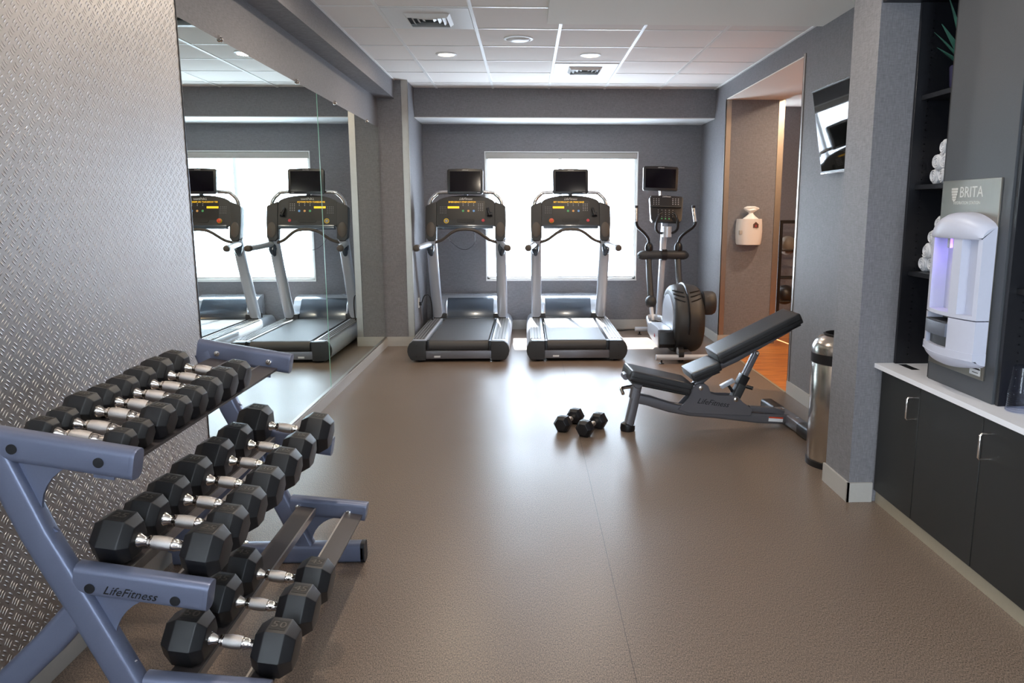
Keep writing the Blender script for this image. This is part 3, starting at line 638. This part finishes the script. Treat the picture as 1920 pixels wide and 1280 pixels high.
# ------------------------------------------------------------------ dumbbells
def hexring(a,x,sc):
    rr=a/math.cos(R(30))
    return [Vector((x,rr*sc*math.cos(R(60*k)),a+rr*sc*math.sin(R(60*k)))) for k in range(6)]
HL=.064
def dumbbell(a,num,label,group,big=1.0):
    t=thing('dumbbell',(0,0,0),label,'dumbbell',group)
    L=1.36*a+.018; ch=a*.46; hl=HL-.001
    hr=a
    for sg in (-1,1):
        x0=sg*hl; x1=sg*(hl+L)
        mb=MB(); mb.loft([hexring(a,x0,.72),hexring(a,x0+sg*ch*.85,1),hexring(a,x1-sg*ch*.95,1),hexring(a,x1,.69)])
        h=mb.build('head','rubber',t,bevel=.0025,seg=2,ang=20)
        cx=sg*(hl+L*.49); w_=L*.2; d_=a*.36
        B(cx-w_,cx+w_,-d_,d_,2*a-.001,2*a+.0008).build('weight_badge','badge',h,smooth=False)
        MB().text(num,a*.62,Matrix.Translation((cx,0,2*a+.0008)),extrude=.0008).build('weight_number','badgetext',h,smooth=False)
    s=HL/.064
    prof=[(.019,-.062),(.0185,-.056),(.0125,-.046),(.0115,-.038),(.0165,-.034),(.0168,-.029),(.014,-.028),(.014,-.0255),(.0165,-.025),(.0185,-.008),(.0185,.008),(.0165,.025),(.014,.0255),(.014,.028),(.0168,.029),(.0165,.034),(.015,.038),(.0125,.050),(.0165,.058),(.017,.062)]
    hd=MB().lathe([(r*(1 if a>.05 else .92),x) for r,x in prof],(0,0,hr),'x',20).build('handle','chrome',t)
    MB().lathe([(.0168,-.0245),(.0187,-.008),(.0187,.008),(.0168,.0245)],(0,0,hr),'x',20,cap=False).build('knurled_grip','knurl',hd)
    return t
POS=['nearest','second nearest','third nearest','fourth nearest','fifth from the near end','sixth from the near end','seventh from the near end','farthest']
T1=[(1.895,.035,'5'),(1.98,.036,'5'),(2.080,.044,'10'),(2.184,.043,'10'),(2.288,.0445,'15'),(2.395,.047,'15'),(2.512,.050,'20'),(2.635,.050,'20')]
T2=[(1.905,.060,'25'),(2.047,.058,'25'),(2.185,.060,'30'),(2.345,.063,'30'),(2.53,.064,'35'),(2.71,.064,'35'),(2.935,.070,'40')]
T3=[(1.935,.066,'50'),(2.135,.066,'45'),(2.31,.066,'45')]
for T,xc,zs,tier,n in ((T1,-1.125,.852,'top',8),(T2,-.958,.538,'middle',7),(T3,-.810,.233,'bottom',3)):
    for i,(y,a,num) in enumerate(T):
        p='farthest' if i==n-1 else POS[i]
        size='small' if tier=='top' and i<2 else ('medium' if tier=='top' else 'large')
        d=dumbbell(a,num,f'{size} hex dumbbell with chrome handle, {p} {"of" if "end" in p else "on"} the rack {tier} shelf','dumbbells on the %s shelf of the rack'%tier)
        d.location=(xc,y,zs+.004); d.rotation_euler=(0,R(9.5),0)
for (ax,ay),(bx,by),lab in (((.222,4.90),(.339,5.135),'black hex dumbbell on the floor before the bench, the left one of the pair'),((.367,4.80),(.482,5.0),'black hex dumbbell on the floor before the bench, the right one of the pair')):
    d=dumbbell(.052,'40',lab,'dumbbells on the floor'); d.location=((ax+bx)/2,(ay+by)/2,.0005); d.rotation_euler=(0,0,math.atan2(by-ay,bx-ax))

# ------------------------------------------------------------------ dumbbell rack
t=thing('dumbbell_rack',(-1.05,2.43,0),'slate blue three-tier steel dumbbell rack against the checker plate wall','dumbbell rack')
P=lambda mb,n,m,p=t,**k: mb.build(n,m,p,**k)
tiers=[((-1.335,.915),(-.955,.846),((-1.226,.893),(-1.027,.857)),'top'),((-1.15,.562),(-.806,.501),((-1.08,.535),(-.876,.498)),'middle'),((-1.01,.258),(-.680,.218),((-.945,.25),(-.742,.222)),'bottom')]
upc=[(-1.285,.895),(-1.20,.668),(-1.107,.468),(-1.028,.29),(-.925,.06)]
for y,near in ((1.82,1),(3.05,0)):
    f=D.objects.new('side_frame',None); COL.objects.link(f); f.parent=t; f.location=(-.05,y-2.43,0)
    P(MB().rtube([(x,y,z) for x,z in upc],.026,.038,(1,0,0),.016),'upright','rack',f,ang=60)
    P(MB().rtube([(-1.12,y,.47),(-1.20,y,.385),(-1.33,y,.262),(-1.43,y,.14),(-1.46,y,.05)],.0245,.036,(1,0,.4),.016),'rear_leg','rack',f,ang=60)
    P(MB().rtube([(-1.47,y,.042),(-.69,y,.042)],.031,.042,(0,0,1),.018),'foot_tube','rack',f)
    P(MB().rtube([(-.70,y,.042),(-.683,y,.042)],.031,.043,(0,0,1),.018),'foot_cap','rackdark',f)
    P(MB().lathe([(.014,0),(.014,.003),(.001,.005)],(-1.18,y,.084),'z',14),'foot_bolt','chrome',f)
    for (a,b,bolts,nm) in tiers:
        P(MB().rtube([(a[0]+.03,y,a[1]-.0054),(b[0],y,b[1])],.0252,.039,(0,0,1),.018,5),'shelf_arm','rack',f)
        sy=-1 if near else 1
        P(MB().rtube([(b[0]-.004,y,b[1]+.0007),(b[0]+.008,y,b[1]-.0015)],.0255,.0385,(0,0,1),.018,5),'arm_cap','rack' ,f,bevel=.002,ang=60)
        for (x,z) in bolts:
            m=MB()
            if near: m.lathe([(.0125,0),(.0125,-.002),(.001,-.0025)],(x,y-.026,z),'y',18)
            else: m.lathe([(.011,0),(.011,-.006),(.005,-.008),(.001,-.008)],(x,y-.026,z),'y',10)
            P(m,'bolt_plug' if near else 'bolt_head','rackdark' if near else 'chrome',f)
        # gusset with round cut-out under the arm
        ux=lambda z:-1.285+(.895-z)*.405 if z>.468 else -1.107+(.468-z)*.446
        zt=a[1]-.03; gx=max(a[0],ux(zt)-.01)
        pts=[(ux(zt)+.0,zt),(ux(zt)+.195,zt-.035)]
        cx,cz,rr=ux(zt)+.215,zt-.155,.12
        pts+=[(cx+rr*math.cos(R(q)),cz+rr*math.sin(R(q))) for q in range(100,205,12)]
        pts+=[(ux(zt-.22)+.04,zt-.21),(ux(zt-.22)-.01,zt-.22)]
        P(MB().prism(pts,'y',y-.004,y+.004),'gusset_plate','rack',f)
    if near:
        sl=math.atan2(.061,.344)
        P(MB().text('LifeFitness',.031,Matrix.Translation((-.985,y-.0265,.519))@Matrix.Rotation(sl,4,'Y')@Matrix.Rotation(R(90),4,'X'),shear=.4,extrude=.0004),'rack_logo','ink',f)
for (a,b,bolts,nm),xc,zs in zip(tiers,(-1.125,-.962,-.815),(.852,.537,.2325)):
    sl=R(9.5); mr=Matrix.Translation((xc,0,zs))@Matrix.Rotation(sl,4,'Y')
    for sg in (-1,1):
        x0,x1=(.064,.132)
        r=P(MB().box(min(sg*x0,sg*x1),max(sg*x0,sg*x1),1.846,3.024,-.008,.001,mr),'shelf_rail','rail')
        P(MB().box(min(sg*x0,sg*(x0-.006)),max(sg*x0,sg*(x0-.006)),1.846,3.024,-.03,.002,mr),'rail_lip','raillip',r)
        for q in (3.018,1.846): P(MB().box(min(sg*.060,sg*.11),max(sg*.060,sg*.11),q,q+.006,-.04,-.008,mr),'mounting_tab','rack',r)

# ------------------------------------------------------------------ waste bin
bx,by=1.795,4.22; rb=.172
t=thing('waste_bin',(bx,by,0),'tall brushed steel waste bin with domed open top and black band beside the column','waste bin')
MB().lathe([(rb-.004,.03),(rb,.035),(rb,.60),(rb-.004,.605)],(bx,by,0),'z',48).build('body','bin',t)
MB().lathe([(rb+.004,0),(rb+.004,.032),(rb-.006,.034)],(bx,by,0),'z',48).build('base_ring','dark',t)
MB().lathe([(rb+.003,.60),(rb+.006,.603),(rb+.006,.655),(rb,.658)],(bx,by,0),'z',48).build('band','dark',t,bevel=0)
MB().lathe([(rb+.004,.655),(rb+.002,.69),(rb-.012,.722),(rb-.04,.748),(rb-.06,.756),(rb-.07,.75),(rb-.072,.70)],(bx,by,0),'z',48,cap=False).build('domed_lid','bin',t)
MB().lathe([(rb-.058,.756),(rb-.056,.763),(rb-.066,.766),(rb-.074,.755),(rb-.074,.70)],(bx,by,0),'z',48,cap=False).lathe([(rb-.08,.66),(.001,.66)],(bx,by,0),'z',32).build('opening_ring','ink',t)

# ------------------------------------------------------------------ base cabinets, worktop
for i,(y0,y1,hy,lab) in enumerate(((3.245,3.618,3.275,'black base cabinet nearest the column, with an upright bar handle'),(2.769,3.243,None,'black base cabinet in the middle, plain door under the water dispenser'),(2.20,2.767,2.715,'black base cabinet nearest the camera, with an upright bar handle'))):
    t=thing('base_cabinet',(1.74,(y0+y1)/2,.06),lab,'cabinet','base cabinets under the white worktop')
    B(1.754,2.25,y0,y1,.062,.690).build('carcass','cab',t)
    d=B(1.735,1.753,y0+.0015,y1-.0015,.066,.687).build('door','cab',t,bevel=.0015,seg=1)
    if hy: MB().tube([(1.735,hy,.625),(1.700,hy,.625),(1.694,hy,.619),(1.694,hy,.532),(1.700,hy,.526),(1.735,hy,.526)],.0048,10).build('handle','chrome',d)
struct('trim_8',B(1.748,1.756,.5,3.618,0,.06),'base_tan')
t=thing('base_cabinet',(1.74,1.35,.06),'black base cabinet beyond the near edge of the view','cabinet','base cabinets under the white worktop')
B(1.754,2.25,.5,2.198,.062,.690).build('carcass','cab',t); B(1.735,1.753,.502,2.197,.066,.687).build('door','cab',t)
t=thing('worktop',(1.98,2.1,.693),'white quartz worktop over the black cabinets','worktop')
m=MB().box(1.70,2.255,.5,3.46,.691,.713).box(1.70,1.80,3.46,3.60,.691,.713).box(1.842,2.255,3.46,3.60,.691,.713).box(1.70,2.255,3.60,3.628,.691,.713)
m.build('slab','counter',t,bevel=.0)
B(1.8005,1.8415,3.4605,3.5995,.6915,.7122).build('slot_dark_fill','ink',t)  # black plate set in the slot to stand for its shaded depth

# ------------------------------------------------------------------ shelving + tower
def shelving(y0,y1,lab,tops):
    t=thing('shelving_unit',(2.03,(y0+y1)/2,.713),lab,'shelving','black open shelving either side of the tower')
    for ya,yb in ((y1-.018,y1),(y0,y0+.018)):
        s_=B(1.792,2.25,ya,yb,.7135,2.376).build('side_panel','black',t,bevel=.001,seg=1)
        h=MB(); yy=ya if yb==y1 else yb; sg=-1 if yb==y1 else 1
        for x in (1.85,2.18):
            for k in range(50): h.lathe([(.0028,sg*.0006),(.0012,sg*.0006)],(x,yy,.76+.032*k),'y',6)
        h.build('pin_holes','key',s_,smooth=False)
    for z in tops: B(1.82,2.24,y0+.0185,y1-.0185,z-.022,z).build('shelf','black',t,bevel=.001,seg=1)
    B(2.242,2.25,y0+.019,y1-.019,.72,2.37).build('back_panel','black',t)
shelving(3.29,3.626,'black open shelving between the column and the tower, holding towels',(1.165,1.567,1.970))
shelving(.6,2.80,'black open shelving on the camera side of the tower, behind the cups',(1.165,1.567,1.970))
struct('wall_tower',B(1.785,2.24,2.81,3.285,.7135,2.376),'laminate')

t=thing('water_dispenser',(1.785,3.07,.79),'pale grey wall water dispenser on a brushed steel backing plate','water dispenser')
P=lambda mb,n,m,p=t,**k: mb.build(n,m,p,**k)
bp=P(B(1.7765,1.7845,2.868,3.278,.792,1.572),'backing_plate','brushed',bevel=.001,seg=1)
def wt(body,size,y,z,x=1.7762,**k): return MB().text(body,size,Matrix.Translation((x,y,z))@Matrix.Rotation(R(-90),4,'Z')@Matrix.Rotation(R(90),4,'X'),extrude=.0003,**k)
P(wt('BRITA',.062,3.062,1.521),'plate_lettering','etch',bp)
P(wt('HYDRATION STATION',.0185,3.088,1.480),'plate_lettering','etch',bp)
sh=MB()
for k in range(4): z=1.541-.011*k; w_=.024*(1-.04*k*k); sh.prism([(3.182-w_,z),(3.182+w_,z),(3.182+w_*.95,z-.0085),(3.182-w_*.95,z-.0085)],'x',1.7759,1.7764)
sh.prism([(3.165,1.497),(3.199,1.497),(3.182,1.484)],'x',1.7759,1.7764)
P(sh,'shield_emblem','etch',bp)
P(MB().box(1.7755,1.7764,2.888,2.959,.806,.838),'service_label','etchlight',bp)
P(MB().box(1.7752,1.7756,2.888,2.959,.829,.835).box(1.7752,1.7756,2.90,2.94,.815,.818),'label_print','ink',bp)
# body in plan: bowed front
ya,yb,yc=2.862,3.228,3.045
def fx(y): u=(y-yc)/(.5*(yb-ya)); return 1.690+.034*abs(u)**2.2
def strip(y0,y1,z0,z1,depth=0,n=8,mb=None,xb=1.776):
    mb=mb or MB(); ys=[y0+(y1-y0)*i/n for i in range(n+1)]
    mb.prism([(fx(y)+depth,y) for y in ys]+[(xb,y1),(xb,y0)],'z',z0,z1); return mb
# frame pieces around two recesses
m=MB()
for (y0,y1,z0,z1) in ((ya,yb,1.03,1.045),(3.178,yb,1.045,1.34),(2.955,3.005,1.045,1.34),(ya,2.880,1.045,1.34)): strip(y0,y1,z0,z1,mb=m)
P(m,'upper_shell','disp')
rings=[]
for i in range(25):
    u=i/12-1; y=yc+u*(yb-ya)*.5*.999; e_=min(1,(1-abs(u))*9+.35); f=fx(y)-.007; zt=1.443-.050*u*u-.010*(1-e_)
    f=f+.005*(1-e_)
    rings.append([Vector(p) for p in ((1.776,y,1.34),(f+.004,y,1.34),(f,y,1.346),(f,y,zt-.045),(f+.006,y,zt-.026),(f+.018,y,zt-.012),(f+.034,y,zt-.003),(f+.05,y,zt),(1.776,y,zt+.001))])
P(MB().loft(rings),'domed_top','disp',ang=60)
strip(2.994,3.188,1.04,1.345,.062).build('alcove_back','disp',t)
strip(2.872,2.962,1.04,1.345,.036).build('grip_groove_back','disp',t)
P(MB().box(1.722,1.734,3.085,3.105,1.30,1.345),'nozzle','chrome')
P(MB().box(1.718,1.732,3.0055,3.008,1.275,1.315),'violet_indicator','uv')
light('dispenser_uv','POINT',(1.725,3.04,1.30),(0,0,0),.35,(.35,.2,1),shadow_soft_size=.01)
m=MB()
strip(ya,3.000,.90,1.026,0,mb=m); strip(3.19,yb,.90,1.026,0,mb=m); strip(ya-.002,yb+.008,.87,.90,-.003,mb=m)
P(m,'lower_shell','disp')
rings=[]
for i in range(25):
    u=i/12-1; y=yc+.003+u*((yb-ya)*.5+.005)*.999; e_=min(1,(1-abs(u))*9+.35); f=fx(yc+u*(yb-ya)*.5)-.004+.004*(1-e_); zb=.822+.026*u*u+.008*(1-e_)
    rings.append([Vector(p) for p in ((1.776,y,.8705),(f,y,.8705),(f+.001,y,zb+.036),(f+.008,y,zb+.02),(f+.02,y,zb+.009),(f+.036,y,zb+.002),(f+.052,y,zb),(1.776,y,zb))])
P(MB().loft(rings),'rounded_base','disp',ang=60)
P(strip(3.0,3.19,.945,1.0,-.008),'drip_tray','dispgrey',bevel=.004)
P(strip(3.0,3.19,.90,.945,.018),'tray_recess','plastic')
P(MB().prism([(1.700,3.01),(1.700,3.18),(1.765,3.17),(1.765,3.02)],'z',1.001,1.004),'tray_grille','plastic')
P(wt('PUSH',.012,2.90,1.262,x=fx(2.90)+.034),'side_lettering','ink'); P(wt('COLD',.012,2.90,1.248,x=fx(2.90)+.034),'side_lettering','ink')

# towels
def towel(x,y,z,r,L,lab,grp):
    t=thing('rolled_towel',(0,0,0),lab,'towel',grp)
    prof=[(r*.75,0),(r*.95,.006),(r,.02),(r,L-.02),(r*.9,L-.004),(r*.6,L)]
    mb=MB(); rings=[]; ph=random.random()*6
    for rr,h in prof: rings.append([Vector((h,rr*(1+.05*math.sin(3*a+ph)+.03*math.sin(7*a+ph*2))*math.cos(a),rr*(1+.05*math.sin(3*a+ph))*math.sin(a))) for a in [2*math.pi*k/28 for k in range(28)]])
    mb.loft(rings).build('roll','towel',t)
    sp=[(-.002-.001*math.sin(a),(.12+.8*a/16)*r*.92*math.cos(a+ph),(.12+.8*a/16)*r*.92*math.sin(a+ph)) for a in [i*.5 for i in range(32)]]
    MB().tube(sp,r*.085,6).build('spiral_fold','towel',t)
    t.location=(x,y,z); return t
rows=['bottom','second','third','top']
for shz,nrow,y00,nm in ((1.165,4,3.568,'lower'),(1.567,3,3.545,'upper')):
    for r_ in range(nrow):
        for c in range(nrow-r_ if nrow==3 else nrow-r_):
            y=y00-.036*r_-.072*c
            if y<3.30+.036: continue
            side=['nearest the column','next one in','third from the column','fourth from the column'][c]
            towel(1.865+random.uniform(-.008,.008),y,shz+.0365+.0625*r_,.036,.25,f'white rolled towel in the {rows[r_]} row of the {nm} shelf pile, {side}',f'rolled towels on the {nm} shelf')
# plant
t=thing('potted_plant',(1.925,3.44,1.970),'spiky dark green plant in an indigo pot on the top shelf','plant')
MB().lathe([(.05,0),(.062,.02),(.068,.10),(.064,.105),(.058,.10),(.055,.085),(.001,.085)],(1.925,3.44,1.970),'z',24).build('pot','pot',t)
for i,(az,tilt,L) in enumerate(((120,40,.24),(150,28,.30),(100,20,.32),(200,45,.2),(60,40,.22),(240,30,.26),(0,35,.24),(300,38,.22),(90,55,.17),(170,60,.16))):
    d=Vector((-math.sin(R(az))*.9,math.cos(R(az))*.45 if az!=0 else -.3,0)).normalized(); pts=[];rs=[]
    for k in range(7):
        u=k/6; pts.append(Vector((1.925,3.44,2.05))+d*math.sin(R(tilt))*L*u**1.3+Vector((0,0,math.cos(R(tilt))*L*u))); rs.append(.018*math.sin(math.pi*min(.98,.2+.8*u))+.001)
    MB().tube(pts,rs,8,flat=(.25,1)).build('leaf','leaf',t)
# cups
t=thing('cup_stack',(1.832,2.712,.7135),'stack of upturned clear plastic cups on the worktop by the tower','cups')
MB().lathe([(.047,0),(.046,.06),(.0455,.075)],(1.832,2.712,.7137),'z',32,cap=False).lathe([(.0445,.076),(.036,.158),(.035,.168),(.031,.171),(.001,.171)],(1.832,2.712,.7137),'z',32,cap=False).build('top_cup','cup',t)
for k in range(10): MB().lathe([(.0485-.0003*k,.002+.0075*k),(.0495-.0003*k,.004+.0075*k),(.0485-.0003*k,.0065+.0075*k),(.045,.0065+.0075*k)],(1.832,2.712,.7137),'z',28,cap=False).build('cup_rim','cup',t)

# ------------------------------------------------------------------ wipes dispenser on the jamb
t=thing('wipes_dispenser',(2.37,8.22,1.08),'white wall wipes dispenser with a tied bag on top and brown house symbol','wipes dispenser')
P=lambda mb,n,m,p=t,**k: mb.build(n,m,p,**k)
rings=[]
for z,hx in ((1.084,.122),(1.10,.130),(1.16,.136),(1.23,.139),(1.30,.136),(1.355,.131)):
    rings.append([Vector((2.37+hx*math.cos(a)*(1 if abs(math.cos(a))<.8 else 1),8.215-(.135*abs(math.sin(a))**.6 if math.sin(a)>0 else 0),z)) for a in [math.pi*k/18 for k in range(19)]])
P(MB().loft(rings),'shell','wipes',ang=60)
rings=[]
for z,rx,ry in ((1.350,.088,.055),(1.362,.078,.05),(1.385,.048,.04),(1.408,.026,.024),(1.416,.022,.02),(1.424,.026,.024),(1.445,.06,.04),(1.462,.084,.03),(1.472,.078,.035),(1.484,.045,.03),(1.486,.01,.01)):
    n=24; rings.append([Vector((2.372+rx*(1+.05*math.sin(5*a+z*40))*math.cos(a),8.145+ry*math.sin(a),z+.003*math.sin(4*a))) for a in [2*math.pi*k/n for k in range(n)]])
P(MB().loft(rings),'tied_bag','white',ang=60)
P(MB().prism([(2.382,1.264),(2.438,1.264),(2.438,1.30),(2.41,1.325),(2.382,1.30)],'y',8.0765,8.084),'house_symbol','brown')
P(MB().box(2.405,2.417,8.075,8.077,1.272,1.292),'symbol_door','redink')
P(MB().box(2.245,2.275,8.10,8.13,1.195,1.237),'catch','base',bevel=.003)

# ------------------------------------------------------------------ ball rack in the corridor
t=thing('ball_rack',(3.2,9.2,0),'black metal medicine ball rack in the side corridor','ball rack')
P=lambda mb,n,m,p=t,**k: mb.build(n,m,p,**k)
for x,y in ((3.0,9.05),(3.0,9.37),(3.55,9.05),(3.55,9.37)): P(B(x-.02,x+.02,y-.015,y+.015,0,1.325),'post','dark')
P(MB().box(2.98,3.57,9.04,9.06,1.29,1.325).box(2.98,3.57,9.36,9.38,1.29,1.325).box(2.98,3.02,9.05,9.37,1.295,1.325),'top_rail','dark')
for z in (.97,.64,.36): P(MB().tube([(3.0,9.10,z),(3.56,9.10,z)],.011,8).tube([(3.0,9.32,z),(3.56,9.32,z)],.011,8).tube([(3.0,9.05,z),(3.0,9.37,z)],.011,8),'ball_shelf','dark')
for z,m_,lab,r_ in ((.97,'ballgrey','grey medicine ball on the upper shelf of the corridor rack',.112),(.36,'ballblack','black medicine ball on the low shelf of the corridor rack',.118)):
    bz=z+math.sqrt((r_+.011)**2-.11**2)+.001
    tag(MB().sph((3.14,9.21,bz),r_,seg=32).tube([(3.14+(r_+.0005)*math.cos(a),9.21,bz+(r_+.0005)*math.sin(a)) for a in [math.pi*2*k/32 for k in range(33)]],.002,5).build('medicine_ball',m_),lab,'medicine ball','medicine balls on the corridor rack')
